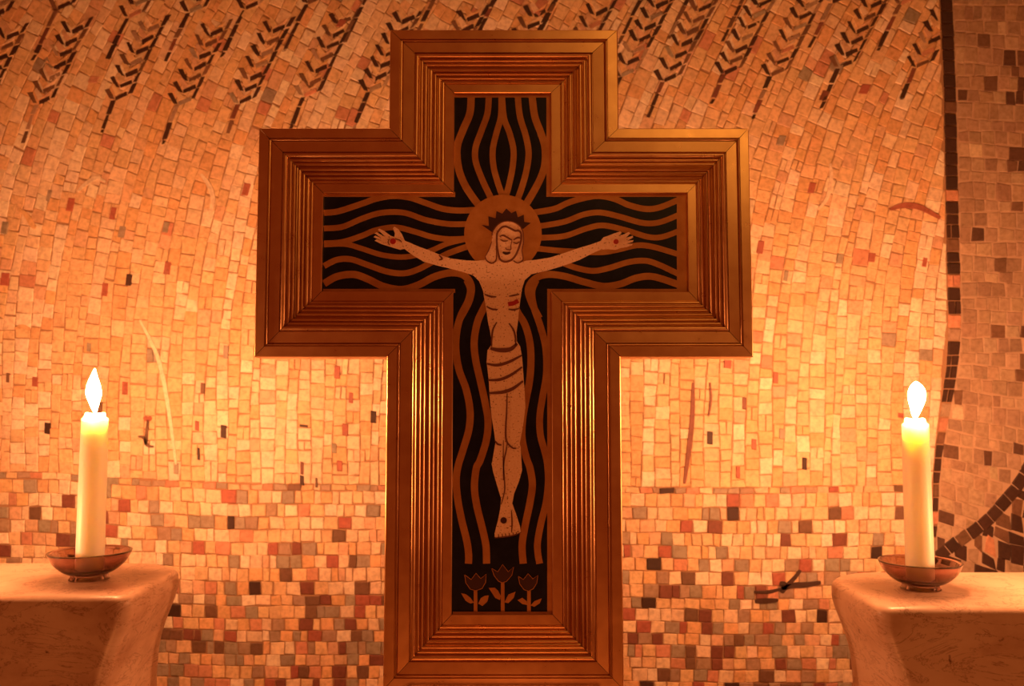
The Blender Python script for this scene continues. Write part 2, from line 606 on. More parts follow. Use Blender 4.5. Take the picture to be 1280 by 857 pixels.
# -- upper field: courses that sweep like standing corn
s = -420.0
while s < 1215:
    wd = random.choice([11, 13, 15, 15, 16, 17, 18])
    s0, s1 = s, s + wd
    s = s1
    phase = random.uniform(0, 15)
    tone = random.choice([None, None, PALE, OCHRE, CREAM, ORANGE, OCHRE])
    y = -140 - phase
    bound = lambda sv, yy: sv + g(yy) + 1.6 * math.sin(yy / 37 + sv * .11)
    while True:
        h = random.choice([12, 14, 15, 16, 17, 18, 21])
        th = math.atan(slope(y)); off = wd * math.cos(th) * math.sin(th)
        ya, yb = y, y + h
        y = yb
        xm = bound((s0 + s1) / 2, ya)
        lim = yd(xm)
        if ya > lim - 6: break
        if yb > lim - 9: yb = lim; y = lim + 10
        q = [(bound(s0, ya), ya), (bound(s1, ya + off), ya + off), (bound(s1, yb + off), yb + off), (bound(s0, yb), yb)]
        if y > lim: q[2] = (q[2][0], lim); q[3] = (q[3][0], lim)
        if min(p[0] for p in q) > xb(ya) - 4 or max(p[0] for p in q) < -260: continue
        q = [(min(px, xb(py) - .3), py) for px, py in q]
        if area(q) < 45: continue
        cx = sum(p[0] for p in q) / 4; cy = sum(p[1] for p in q) / 4
        if not free(cx, cy): continue
        r = random.random()
        if tone and r < .62: c = tone
        else: c = random.choices([CREAM, PALE, OCHRE, ORANGE, PINK, ROSE, GREY], [26, 11, 34, 18, 8, 2 + (3 if cy < 160 else 0), .6])[0]
        subs = [q]
        if random.random() < .07 and wd > 14:
            m0 = tuple((q[0][i] + q[1][i]) / 2 for i in (0, 1)); m1 = tuple((q[3][i] + q[2][i]) / 2 for i in (0, 1))
            subs = [[q[0], m0, m1, q[3]], [m0, q[1], q[2], m1]]
        for sq in subs:
            sq = [(a + random.uniform(-.8, .8), b_ + random.uniform(-1.0, 1.0)) for a, b_ in sq]
            tiles.append((shrink(sq, .8), jit(c, .07)))
        if random.random() < .012: y += 1.5
# -- lower field: level rows of small cubes
y = 0.0
row = 0
while y < 480:
    h = random.choice([13, 14, 15, 16, 16, 17])
    if row == 0: h = 8
    x = -260 + random.uniform(-12, 0)
    ph = random.uniform(0, 6)
    wob = lambda xx, t: yd(xx) * (1 if t < 60 else 1) + t + 2.2 * math.sin(xx / 160 + .9) * min(1, t / 60)
    while x < 1175:
        wd = random.choice([9, 13, 14, 15, 16, 17, 18, 19])
        xa, xe = x, x + wd
        x = xe
        yc = wob(xa, y)
        if xa > xb(yc) - 5: break
        xe = min(xe, xb(yc) - .3)
        q = [(xa, wob(xa, y)), (xe, wob(xe, y)), (xe, wob(xe, y + h)), (xa, wob(xa, y + h))]
        cx, cy = (xa + xe) / 2, yc + h / 2
        if not free(cx, cy): continue
        t = min(1.0, max(0.0, y / 215.0)) ** 1.2
        wts = [26 - 12 * t, 16 - 8 * t, 24 - 8 * t, 12 + 4 * t, 7 + 6 * t, 3 + 7 * t, 6 + 14 * t, 3 + 13 * t, 2 + 4 * t, 1 + 9 * t, .6 + 2 * t, 1.5 + 11 * t]
        if row == 0: wts = [12, 5, 16, 12, 6, 9, 20, 14, 3, 3, 1, 6]
        c = random.choices([CREAM, PALE, OCHRE, ORANGE, PINK, ROSE, GREY, TAUPE, RED, DKRED, DARK, BROWN], wts)[0]
        q = [(a + random.uniform(-.9, .9), b_ + random.uniform(-1.1, 1.1)) for a, b_ in q]
        tiles.append((shrink(q, 1.0), jit(c, .10)))
    y += h
    row += 1
# -- grey-brown field on the right of the dark border
y = -150.0
while y < 1080:
    h = random.choice([15, 16, 17, 18, 20])
    x = None
    skew = .10 if y < 430 else .10 + .0012 * min(200, y - 430)
    wy = lambda xx, t: t + (xx - 1190) * skew * .35 + (max(0, t - 440) * .0016 * (xx - 1180)) * .55 * (1 if t < 760 else .6) + 1.5 * math.sin(xx / 30 + t)
    x = xb(y + 8) + bw(y + 8) + .8
    x0r = x
    while x < 1520:
        wd = random.choice([11, 14, 16, 17, 18, 20])
        q = [(x, wy(x, y)), (x + wd, wy(x + wd, y)), (x + wd, wy(x + wd, y + h)), (x, wy(x, y + h))]
        x += wd
        cx = sum(p[0] for p in q) / 4; cy = sum(p[1] for p in q) / 4
        dmin = min(math.hypot(cx - a, cy - b_) for a, b_ in band_s)
        below = False
        for (a, b_) in band_s:
            if abs(a - cx) < 6 and cy > b_: below = True
        if cx < 1166 and cy > 700: below = True
        if cx > 1340 and cy > 520: below = True
        if dmin < 8: continue
        if below and cy > 560:
            c = random.choices([DARK, BROWN, TAUPE, GREY, ROSE], [46, 34, 14, 5, 1])[0]
            q = [(a + random.uniform(-2.6, 2.6), b_ + random.uniform(-2.6, 2.6)) for a, b_ in q]
            gp = 1.5
        else:
            dk = 3 + (10 if cx > 1262 else 0) + (5 if cy < 110 else 0)
            c = random.choices([(.43, .30, .21), (.39, .265, .185), (.47, .335, .24), (.34, .225, .16), (.62, .50, .36), (.12, .06, .04), (.20, .11, .07), (.49, .37, .26)], [30, 26, 18, 14, 2.2, dk, dk * .7, 8])[0]
            q = [(a + random.uniform(-1.2, 1.2), b_ + random.uniform(-1.2, 1.2)) for a, b_ in q]
            gp = 1.2
        tiles.append((shrink(q, gp), jit(c, .10)))
    y += h

# grout of the right-hand field and its stones' bed
poly = [(xb(yy) + bw(yy), yy) for yy in range(-150, 1081, 30)]
poly = poly + [(1520, 1080), (1520, -150)]
V, Fs = plate(poly, WALL_Y, 0.0008)
tag(mesh('grout_bed', V, Fs, M_grout2, wall), 'pale grout showing between the grey-brown stones')

# the 300 largest stones inside the frame are parts; the rest is one part
def infr(q):
    cx = sum(p[0] for p in q) / 4; cy = sum(p[1] for p in q) / 4
    if not (0 < cx < 1280 and 0 < cy < 857): return False
    if 478 < cx < 785 and cy > 30: return False
    if 318 < cx < 944 and 155 < cy < 450: return False
    if (cx < 222 or cx > 1036) and cy > 705: return False
    return True


order = sorted(range(len(tiles)), key=lambda i: -(area(tiles[i][0]) if infr(tiles[i][0]) else 0))
single = set(order[:300])
BV, BF, BC = [], [], []
for i, (q, c) in enumerate(tiles):
    V, Fs = tile_geo(q)
    if i in single:
        mesh('tessera', V, Fs, M_stone, wall, cols=c)
    else:
        o = len(BV)
        BV += V
        BF += [tuple(k + o for k in f) for f in Fs]
        BC += [c] * len(Fs)
tag(mesh('tessera_field', BV, BF, M_stone, wall, cols=BC), 'small stone cubes of the mosaic', kind='stuff')
for q, c in acc_tiles:
    V, Fs = tile_geo(shrink(q, 1.0), 0.0042, .03)
    mesh('accent_stone', V, Fs, M_stone, wall, cols=c)

# wheat ears: a part each, every grain and stalk stone a sub-part
for pieces in ear_geo:
    vis = [p for p in pieces if max(v[0] for v in p[0]) < xb(min(v[1] for v in p[0])) + 2]
    if not vis: continue
    c0 = at(vis[0][0][0][0], vis[0][0][0][1], WALL_Y - .001)
    e_ = empty('wheat_ear', c0, wall)
    for q, c in vis:
        V, Fs = tile_geo(shrink([(a + random.uniform(-.6, .6), b_ + random.uniform(-.6, .6)) for a, b_ in q], .4), 0.0040, .03, .12)
        mesh('grain', V, Fs, M_stone, e_, cols=c)

# dark border line of stones
y = -140.0
while y < 1070:
    h = random.choice([13, 15, 16, 17, 18])
    a0, a1 = xb(y), xb(y + h)
    w0, w1 = bw(y), bw(y + h)
    c = random.choices([DARK, BROWN, TAUPE, ROSE], [60, 22, 8, 4])[0]
    if y < 220: c = random.choices([DARK, BROWN], [85, 15])[0]
    q = [(a0 + .6, y), (a0 + w0, y + .5), (a1 + w1, y + h), (a1 + .6, y + h)]
    parts_ = [q]
    if 230 < y < 520 and random.random() < .45:
        m = random.uniform(.38, .6)
        parts_ = [[(a0 + .6, y), (a0 + w0 * m, y), (a1 + w1 * m, y + h), (a1 + .6, y + h)], [(a0 + w0 * m, y), (a0 + w0, y), (a1 + w1, y + h), (a1 + w1 * m, y + h)]]
    for q in parts_:
        V, Fs = tile_geo(shrink([(a + random.uniform(-.5, .5), b_) for a, b_ in q], 1.6), 0.0042, .03)
        mesh('border_stone', V, Fs, M_stone, wall, cols=jit(c, .15))
    y += h
# dark curved band low on the right
tot = []
for k in range(0, len(band_s) - 1, 1):
    tot.append(math.hypot(band_s[k + 1][0] - band_s[k][0], band_s[k + 1][1] - band_s[k][1]))
acc_l, k0 = 0, 0
for k in range(len(tot)):
    acc_l += tot[k]
    if acc_l > 15:
        a, b_ = band_s[k0], band_s[k + 1]
        def nrm(i):
            p = band_s[max(0, i - 1)]; r_ = band_s[min(len(band_s) - 1, i + 1)]
            m = math.hypot(r_[0] - p[0], r_[1] - p[1]); return (-(r_[1] - p[1]) / m * 8, (r_[0] - p[0]) / m * 8.5)
        n0, n1 = nrm(k0), nrm(k + 1)
        q = [(a[0] + n0[0], a[1] + n0[1]), (b_[0] + n1[0], b_[1] + n1[1]), (b_[0] - n1[0], b_[1] - n1[1]), (a[0] - n0[0], a[1] - n0[1])]
        V, Fs = tile_geo(shrink(q, 1.8), 0.0042, .03)
        mesh('band_stone', V, Fs, M_stone, wall, cols=jit(random.choice([DARK, DARK, BROWN]), .2))
        acc_l, k0 = 0, k + 1
for pts, wd, c in STRIPS:
    V, Fs = ribbon(pts, wd, WALL_Y - .0002, .0045, 5, True)
    mesh('inlaid_strip', V, Fs, M_stone, wall, cols=jit(c, .05))
tw = empty('twig', at(976, 735, WALL_Y - .001), wall)
tag(tw, 'dark twig inlaid in the mosaic')
for pts, wd in TWIG:
    V, Fs = ribbon(pts, wd, WALL_Y - .0002, .0048, 5, True)
    mesh('twig_stone', V, Fs, M_stone, tw, cols=jit(DARK, .1))

# ------------------------------------------------------------------ cross
def ringpts(Y, x0, x1, x2, x3, y0, y1, y2, y3):
    """px extents -> plane parameters: arm left, stem left, stem right, arm right; top, arm top, arm bottom, bottom"""
    return None


# outer outline at CROSS_Y, inner outline at the level of the inner flat
ox = [(at(322, 165, CROSS_Y).x + at(319, 440, CROSS_Y).x) / 2, (at(488, 45, CROSS_Y).x + at(478.5, 840, CROSS_Y).x) / 2,
      (at(773, 45, CROSS_Y).x + at(779, 840, CROSS_Y).x) / 2, (at(936, 165, CROSS_Y).x + at(942, 440, CROSS_Y).x) / 2]
oz = [at(630, 37, CROSS_Y).z, at(630, 160, CROSS_Y).z, at(630, 446, CROSS_Y).z, at(630, 862, CROSS_Y).z]
IY = CROSS_Y + 0.014
ix = [at(403, 300, IY).x, (at(567, 150, IY).x + at(565.5, 700, IY).x) / 2, (at(692, 150, IY).x + at(687, 700, IY).x) / 2, at(860, 300, IY).x]
iz = [at(630, 116, IY).z, at(630, 241, IY).z, at(630, 364, IY).z, at(630, 768, IY).z]
print('cross outer', ox, oz, 'inner', ix, iz)


def ring(t, Y):
    X = [a + (b_ - a) * t for a, b_ in zip(ox, ix)]
    Z = [a + (b_ - a) * t for a, b_ in zip(oz, iz)]
    x0, x1, x2, x3 = X
    z0, z1, z2, z3 = Z
    return [Vector((x, Y, z)) for x, z in ((x1, z0), (x2, z0), (x2, z1), (x3, z1), (x3, z2), (x2, z2), (x2, z3), (x1, z3), (x1, z2), (x0, z2), (x0, z1), (x1, z1))]


prof = [(0.0, .050), (0.0, .0022), (.006, .0006), (.016, 0.0), (.155, 0.0)]
def bead(tc, hw, base, h, n=8):
    return [(tc - hw * math.cos(math.pi * k / n), base - h * math.sin(math.pi * k / n)) for k in range(n + 1)]
prof += [(.160, .0022)] + bead(.183, .016, .0022, .0018, 6) + [(.206, .0030), (.212, .0012), (.375, .0018), (.380, .0042)]
prof += bead(.425, .038, .0042, .0040, 10) + [(.468, .0065)]
prof += bead(.500, .024, .0065, .0024, 8) + [(.530, .0075)] + bead(.560, .024, .0078, .0022, 8)
prof += [(.592, .0100), (.605, .0105)] + bead(.640, .028, .0100, .0034, 8) + [(.675, .0112)] + bead(.705, .024, .0112, .0026, 8)
prof += [(.734, .0125)] + bead(.770, .026, .0120, .0030, 8) + [(.803, .0132)] + bead(.828, .018, .0132, .0016, 6)
prof += [(.852, .0146), (.860, .0140), (.990, .0140), (1.0, .0146), (1.0, .0215)]
cross = empty('altar_cross', (0.5 * (ox[1] + ox[2]), CROSS_Y + .025, oz[3]))
tag(cross, 'large copper-framed cross bearing a crucified figure on dark enamel', 'cross')
rings = [ring(t, CROSS_Y + d) for t, d in prof]
for k in range(12):
    k2 = (k + 1) % 12
    V, Fs = [], []
    for rg in rings:
        a, b_ = rg[k].copy(), rg[k2].copy()
        d = (b_ - a).normalized() * .0004
        V += [a + d, b_ - d]
    n = len(rings)
    for i in range(n - 1):
        Fs.append((2 * i, 2 * i + 1, 2 * i + 3, 2 * i + 2))
    Fs.append(tuple(2 * i for i in range(n))[::-1]); Fs.append(tuple(2 * i + 1 for i in range(n)))
    Fs.append((0, 2 * n - 2, 2 * n - 1, 1))
    mesh('moulding', V, orient(V, Fs), M_frame, cross, smooth=28)
# backing board
r0 = ring(0.02, CROSS_Y + .030); r1 = ring(0.02, CROSS_Y + .049)
P2 = tessellate_polygon([[Vector((p.x, p.z, 0)) for p in r0]])
V = r0 + r1
Fs = [tuple(t) for t in P2] + [tuple(i + 12 for i in t) for t in P2] + [(i, (i + 1) % 12, (i + 1) % 12 + 12, i + 12) for i in range(12)]
mesh('backing_board', V, orient(V, Fs), M_back, cross)
# enamel panel
r0 = ring(.97, PANEL_Y); r1 = ring(.97, PANEL_Y + .008)
P2 = tessellate_polygon([[Vector((p.x, p.z, 0)) for p in r0]])
V = r0 + r1
Fs = [tuple(t) for t in P2] + [tuple(i + 12 for i in t) for t in P2] + [(i, (i + 1) % 12, (i + 1) % 12 + 12, i + 12) for i in range(12)]
panel = mesh('panel', V, orient(V, Fs), M_enamel, cross)

# pixel converters of the zoomed studies
A5 = lambda u, v: (400 + u / 2.857, 100 + v / 2.857)
A6 = lambda u, v: (600 + u / 2.856, 100 + v / 2.856)
A7 = lambda u, v: (540 + u / 3.428, 350 + v / 3.428)
A8 = lambda u, v: (540 + u / 3.428, 550 + v / 3.428)
AH = lambda u, v: (570 + u / 7.79, 230 + v / 7.79)
AT = lambda u, v: (560 + u / 9.143, 690 + v / 9.143)
PX0, PX1, PX2, PX3 = 404, 568, 686, 858


RAYN = [0]


def ray(pts, wd, nm='wavy_ray', mt=None, h=.0007, kids=panel, taper=False):
    RAYN[0] += 1
    V, Fs = ribbon(pts, wd, PANEL_Y, h + RAYN[0] * .000012, 8, taper)
    return mesh(nm, V, Fs, mt or M_gold, kids)


Lp = lambda l: [A5(*p) for p in l]
Rp = lambda l: [A6(*p) for p in l]
for l, wd in (([(540, 55), (535, 120), (510, 180), (490, 240), (494, 310), (515, 370), (550, 425), (575, 455)], 9.2),
              ([(603, 55), (598, 120), (577, 180), (556, 240), (556, 290), (577, 350), (600, 400), (615, 430)], 7.8),
              ([(648, 55), (646, 130), (630, 190), (617, 250), (620, 310), (636, 370), (652, 415)], 7.6),
              ([(650, 55), (657, 135), (677, 190), (691, 250), (688, 310), (676, 370), (664, 415)], 7.6),
              ([(706, 55), (714, 130), (735, 200), (745, 260), (738, 320), (722, 380), (706, 425)], 7.8),
              ([(757, 55), (767, 130), (789, 190), (803, 240), (803, 300), (788, 350), (762, 400), (735, 445)], 9.0)):
    ray(Lp(l), wd)
for l, wd in (([(15, 474), (60, 470), (110, 455), (160, 438), (200, 424), (260, 414), (320, 420), (380, 440), (440, 460), (500, 466), (568, 463)], 7.4),
              ([(15, 530), (80, 524), (150, 495), (220, 474), (300, 474), (380, 500), (460, 514), (530, 514)], 7.0),
              ([(15, 583), (80, 578), (150, 556), (200, 536), (270, 526), (340, 542), (400, 560), (460, 568), (520, 566)], 7.0),
              ([(15, 588), (90, 586), (150, 602), (220, 624), (290, 632), (350, 624), (400, 608), (455, 584), (520, 568)], 6.6),
              ([(15, 664), (60, 642), (110, 640), (170, 660), (240, 684), (300, 690), (350, 676), (400, 650), (460, 618), (540, 590)], 7.4),
              ([(15, 727), (60, 702), (120, 694), (170, 710), (225, 736), (290, 748), (350, 732), (410, 702), (470, 688), (515, 698), (540, 735), (532, 790), (500, 850)], 9.0)):
    ray(Lp(l), wd)
for l, wd in (([(185, 474), (265, 460), (310, 440), (360, 424), (420, 414), (480, 424), (530, 446), (590, 460), (640, 455), (708, 428)], 7.4),
              ([(210, 522), (300, 506), (370, 480), (430, 473), (500, 488), (580, 510), (640, 508), (708, 482)], 7.0),
              ([(210, 563), (300, 557), (380, 530), (440, 519), (520, 536), (600, 560), (650, 560), (708, 540)], 7.0),
              ([(195, 600), (270, 608), (340, 612), (430, 615), (490, 606), (560, 590), (620, 596), (708, 622)], 7.0),
              ([(300, 655), (350, 672), (405, 681), (460, 671), (530, 650), (590, 645), (640, 660), (708, 692)], 7.2),
              ([(212, 850), (182, 790), (172, 745), (195, 710), (240, 694), (300, 700), (370, 720), (440, 736), (500, 728), (560, 706), (620, 702), (708, 730)], 8.6)):
    ray(Rp(l), wd)
s1 = [A7(*p) for p in [(150, 0), (165, 40), (155, 90), (125, 150), (108, 210), (102, 290), (115, 380), (147, 470), (163, 560), (158, 640), (132, 730)]] + \
     [A8(*p) for p in [(112, 110), (104, 170), (110, 250), (127, 340), (149, 430), (157, 490), (156, 528)]]
s2 = [A7(*p) for p in [(250, 70), (222, 120), (195, 180), (181, 260), (187, 340), (207, 430), (227, 520), (240, 600), (234, 680), (207, 770)]] + \
     [A8(*p) for p in [(190, 120), (182, 200), (192, 280), (214, 370), (231, 450), (234, 528)]]
s3 = [A7(*p) for p in [(345, 90), (368, 140), (398, 190), (418, 260), (424, 340), (418, 430), (401, 520), (388, 600), (386, 680), (404, 760)]] + \
     [A8(*p) for p in [(420, 120), (430, 190), (419, 270), (398, 370), (386, 450), (391, 528)]]
s4 = [A7(*p) for p in [(446, 0), (428, 50), (438, 120), (465, 200), (487, 290), (490, 400), (474, 500), (462, 580), (464, 660), (482, 730)]] + \
     [A8(*p) for p in [(494, 100), (498, 180), (488, 270), (468, 350), (453, 430), (453, 480), (461, 528)]]
ray(s1, 9.0); ray(s2, 9.0); ray(s3, 9.0); ray(s4, 8.5)


def flat(name, poly, m, parent, h, base=0.0):
    V, Fs = plate(poly, PANEL_Y - base, h)
    return mesh(name, V, Fs, m, parent)


# thin gilt borders along the edges of the panel
for x0, y0, x1, y1 in ((567, 114, 692, 122), (683, 120, 694, 246), (404, 240, 569, 246), (684, 240, 860, 246), (846, 244, 860, 364),
                       (404, 361, 569, 366), (684, 361, 860, 366), (684, 364, 694, 768), (566, 764, 690, 769)):
    RAYN[0] += 1; flat('gilt_border', [(x0, y0), (x1, y0), (x1, y1), (x0, y1)], M_gold, panel, .0007 + RAYN[0] * .000012)
# halo and crown
flat('halo', [(628.7 + 48.4 * math.cos(2 * math.pi * k / 64), 291.9 + 48.4 * math.sin(2 * math.pi * k / 64)) for k in range(64)], M_halo, panel, .00125)
flat('crown_of_thorns', [AH(*p) for p in [(250, 400), (320, 410), (315, 315), (385, 335), (395, 265), (450, 290), (490, 240), (540, 285), (585, 262), (602, 325),
     (660, 300), (665, 370), (728, 380), (655, 437), (635, 430), (600, 400), (560, 385), (490, 378), (430, 395), (395, 430), (360, 475)]], M_crown, panel, .0015)

# the figure: one flat body, lines engraved on it
BO = [A5(*p) for p in [(592, 642), (560, 646), (520, 644), (470, 638), (437, 628), (400, 612), (350, 594), (318, 580), (303, 574), (294, 552), (280, 533),
                       (266, 524), (261, 530), (268, 548), (266, 561), (254, 557), (232, 541), (213, 531), (207, 535), (225, 552), (232, 560), (203, 544), (196, 548), (222, 566),
                       (198, 556), (192, 561), (220, 574), (232, 579), (203, 569), (196, 574), (220, 586), (240, 592), (262, 599), (286, 606), (302, 603),
                       (332, 626), (370, 648), (418, 662), (470, 674), (520, 688), (548, 698), (568, 718), (582, 752), (590, 800), (597, 840)]]
BO += [A7(*p) for p in [(222, 60), (232, 120), (240, 180), (250, 225), (256, 275), (238, 300), (234, 350), (240, 400), (244, 440), (246, 485), (250, 530), (256, 590),
                        (266, 650), (272, 695), (264, 740), (256, 790)]]
BO += [A8(*p) for p in [(254, 90), (262, 135), (278, 190), (296, 250), (292, 295), (282, 345), (268, 398), (269, 414), (284, 417), (300, 413), (316, 413), (330, 407),
                        (345, 406), (358, 400), (370, 401), (380, 392), (377, 368), (362, 320), (344, 270), (352, 228), (372, 178), (386, 128), (383, 80), (380, 30)]]
BO += [A7(*p) for p in [(376, 700), (390, 625), (400, 545), (397, 475), (393, 425), (390, 380), (386, 330), (378, 285), (364, 262), (362, 225), (368, 180), (374, 120), (382, 60)]]
BO += [A6(*p) for p in [(142, 800), (150, 745), (160, 714), (184, 693), (240, 680), (300, 662), (355, 642), (398, 620), (430, 606), (456, 604), (484, 606), (503, 600),
                        (524, 596), (542, 590), (545, 585), (522, 585), (545, 578), (548, 572), (524, 574), (546, 563), (545, 556), (520, 564), (536, 548), (530, 543),
                        (508, 553), (496, 555), (506, 546), (500, 541), (478, 548), (458, 556), (440, 562), (430, 575), (400, 586), (350, 601), (300, 618), (250, 634),
                        (200, 642), (165, 645), (150, 650)]]
BO += [AH(*p) for p in [(600, 768), (560, 745), (480, 762), (400, 745), (390, 760), (345, 770)]]
fig = flat('figure', BO, M_skin, cross, .0018)
tag(fig, 'pale crucified figure with outstretched arms and loincloth')
flat('head', [AH(*p) for p in [(285, 705), (320, 640), (348, 560), (358, 480), (385, 420), (430, 380), (490, 362), (560, 370), (620, 408), (650, 470), (657, 560), (645, 650),
     (652, 735), (600, 768), (560, 748), (540, 760), (480, 775), (430, 765), (395, 745), (345, 770), (295, 745)]], M_skin, fig, .0022)
LN = lambda pts, wd, f, nm='contour_line', mt=None, tp=True: mesh(nm, *ribbon([f(*p) for p in pts], wd * 1.3, PANEL_Y - .0017, .0009, 6, tp), mt or M_line, fig)
LN([(405, 470), (440, 427), (480, 413), (530, 432), (575, 455), (612, 455), (634, 485), (634, 545), (612, 620), (582, 690), (540, 738), (480, 757), (430, 733), (410, 665), (398, 580), (398, 500), (405, 470)], 1.9, AH, tp=False)
LN([(352, 500), (356, 470), (385, 420), (430, 380), (490, 362), (560, 370), (620, 408), (652, 470), (657, 560), (644, 650), (652, 738), (600, 768), (560, 745)], 1.0, AH, tp=False)
LN([(285, 705), (300, 745), (345, 770), (385, 748), (395, 700), (390, 600)], 1.4, AH)
LN([(285, 705), (320, 640), (350, 560)], 1.0, AH)
LN([(425, 512), (460, 500), (500, 520), (545, 547)], 1.8, AH)
LN([(560, 545), (600, 522), (628, 528)], 1.8, AH)
LN([(432, 538), (465, 556), (505, 552)], 1.4, AH)
LN([(558, 568), (590, 578), (618, 562)], 1.4, AH)
LN([(545, 547), (535, 600), (532, 638), (490, 636), (484, 616)], 1.1, AH)
LN([(455, 664), (490, 676), (530, 666)], 2.6, AH, mt=M_crown)
# ribs, belly, loincloth, legs
LN([(588, 765), (610, 773), (630, 774)], 1.6, A5); LN([(595, 808), (615, 818), (635, 819)], 1.6, A5)
LN([(675, 772), (695, 768), (712, 765)], 1.5, A5); LN([(673, 818), (692, 820), (712, 815)], 1.6, A5)
LN([(672, 800), (690, 797), (708, 788)], 4.0, A5, 'wound', M_red, False)
LN([(278, 180), (262, 210), (256, 250), (256, 285)], 1.8, A7); LN([(330, 185), (350, 215), (358, 250), (358, 280)], 1.8, A7)
LN([(250, 292), (290, 300), (335, 296), (365, 272)], 4.2, A7); LN([(236, 358), (280, 364), (330, 350), (384, 322)], 2.8, A7)
LN([(240, 428), (290, 426), (340, 405), (386, 372)], 2.8, A7); LN([(244, 484), (300, 480), (345, 465), (390, 432)], 3.2, A7)
LN([(322, 485), (320, 560), (316, 640), (320, 690), (345, 718), (362, 720)], 1.8, A7)
LN([(270, 688), (282, 702), (298, 706)], 1.8, A7); LN([(322, 700), (318, 730), (308, 780), (306, 857)], 1.4, A7)
LN([(306, 0), (306, 100), (312, 200), (306, 240), (296, 275)], 1.3, A8); LN([(340, 300), (343, 350), (341, 395)], 1.5, A8)
for u in (284, 300, 314, 330, 346, 360):
    LN([(u, 402 - (u - 284) * .12), (u + 3, 418 - (u - 284) * .22)], .8, A8, 'toe_line')
LN([(268, 418), (300, 415), (350, 407), (382, 394)], 1.0, A8)
LN([(425, 625), (436, 638), (425, 642)], 1.8, A5, tp=True)
LN([(268, 566), (285, 572), (292, 580)], 1.0, A5); LN([(250, 590), (243, 578), (250, 566)], .8, A5)
for cx, cy, r_ in ((491.3, 301.5, 3.7), (770, 302, 3.2)):
    flat('wound', [(cx + r_ * math.cos(k * math.pi / 8), cy + r_ * math.sin(k * math.pi / 8)) for k in range(16)], M_red, fig, .0009, .0017)
cx, cy = A8(307, 343)
flat('wound', [(cx + 4 * math.cos(k * math.pi / 8), cy + 4 * math.sin(k * math.pi / 8)) for k in range(16)], M_crown, fig, .0009, .0017)
# tulips
for nm, stem, cup, leaves in (
        (0, (315, 425), [(190, 255), (205, 350), (255, 420), (320, 437), (390, 412), (430, 340), (436, 248), (375, 300), (320, 238), (265, 310)],
         [[(150, 465), (205, 478), (255, 515), (295, 572), (255, 585), (200, 550)], [(345, 585), (375, 522), (420, 495), (468, 490), (450, 560), (395, 612)]]),
        (1, (625, 335), [(498, 182), (530, 270), (578, 330), (620, 347), (670, 330), (730, 260), (752, 163), (688, 222), (625, 138), (568, 222)],
         [[(465, 405), (535, 402), (575, 440), (605, 500), (595, 543), (540, 520)], [(645, 570), (690, 480), (772, 448), (750, 520), (690, 580)]]),
        (2, (925, 435), [(803, 273), (820, 360), (868, 425), (920, 442), (975, 415), (1015, 350), (1027, 263), (970, 302), (915, 243), (862, 310)],
         [[(795, 545), (850, 518), (900, 558), (905, 600), (850, 590)], [(945, 605), (985, 558), (1072, 523), (1050, 580), (985, 622)]])):
    x0, y0 = AT(*stem)
    tl = flat('tulip', [(x0 - 2.2, y0), (x0 + 2.2, y0), (x0 + 2.4, 766), (x0 - 2.4, 766)], M_gold, cross, .0008)
    flat('bloom', [AT(*p) for p in cup], M_tulip, tl, .0011)
    c2 = cup + [cup[0]]
    V, Fs = ribbon([AT(*p) for p in c2], .8, PANEL_Y - .0008, .0008, 1)
    mesh('bloom_outline', V, Fs, M_gold, tl)
    for lf in leaves:
        flat('leaf', [AT(*p) for p in lf], M_gold, tl, .0009)

# stone foot of the cross, just below the picture
zc = oz[3]
cxm = (ox[1] + ox[2]) / 2
pl = box('stone_pedestal', (cxm - .125, CROSS_Y - .02, 0), (cxm + .125, CROSS_Y + .075, zc), M_marble, None, .006)
tag(pl, 'narrow marble pedestal under the foot of the cross', 'pedestal')

# ------------------------------------------------------------------ marble blocks
def block(side, xin, ztop, label):
    """side -1 left, +1 right; xin = inner face X; concave flank, rounded corners and top edge"""
    yf, yb_ = 1.012, 1.235
    xo = side * 0.86
    levels = []
    R = .009
    for k in range(7):
        a = k / 6 * math.pi / 2
        levels.append((ztop - R + R * math.sin(a) if False else ztop - R * (1 - math.cos(a)) if False else ztop - R + R * math.cos(a), R - R * math.sin(a), 0))
    # below the round-over the flank draws in
    for dz, dx in ((.022, 0.0), (.034, .003), (.05, .009), (.068, .0155), (.086, .0205), (.105, .0235), (.13, .025), (.2, .026), (.6, .027), (ztop, .03)):
        levels.append((ztop - dz, 0.0, dx))
    V, Fs = [], []
    rf, rb = .015, .085
    n = None
    for z, ins, dx in levels:
        xi = xin + side * dx
        pts = []
        # plan outline: outer-front, front edge, inner front corner arc, flank, inner back corner arc, back, outer-back
        f_, b_ = yf + ins, yb_ - ins
        X = lambda d: xi + side * (ins + d)
        pts.append((xo, f_))
        for k in range(9):
            a = k / 8 * math.pi / 2
            r = rf
            pts.append((X(r - r * math.sin(a)), f_ + r - r * math.cos(a)))
        for k in range(13):
            a = k / 12 * math.pi / 2
            r = rb
            pts.append((X(r - r * math.cos(a)), b_ - r + r * math.sin(a)))
        pts.append((xo, b_))
        n = len(pts)
        V += [Vector((x, y, z)) for x, y in pts]
    for i in range(len(levels) - 1):
        for k in range(n):
            k2 = (k + 1) % n
            Fs.append((i * n + k, i * n + k2, (i + 1) * n + k2, (i + 1) * n + k))
    Fs.append(tuple(range(n))); Fs.append(tuple((len(levels) - 1) * n + k for k in range(n)))
    o = mesh('marble_block', V, orient(V, Fs), M_marble, None, smooth=50)
    tag(o, label, 'stone block', 'marble blocks carrying the candles')
    return o


DY = 1.115
zl = at(110, 723.5, DY).z
zr = at(1153, 736, DY).z
block(-1, -.4455, zl, 'marble block at lower left, under the left candle')
block(1, .426, zr, 'marble block at lower right, under the right candle')

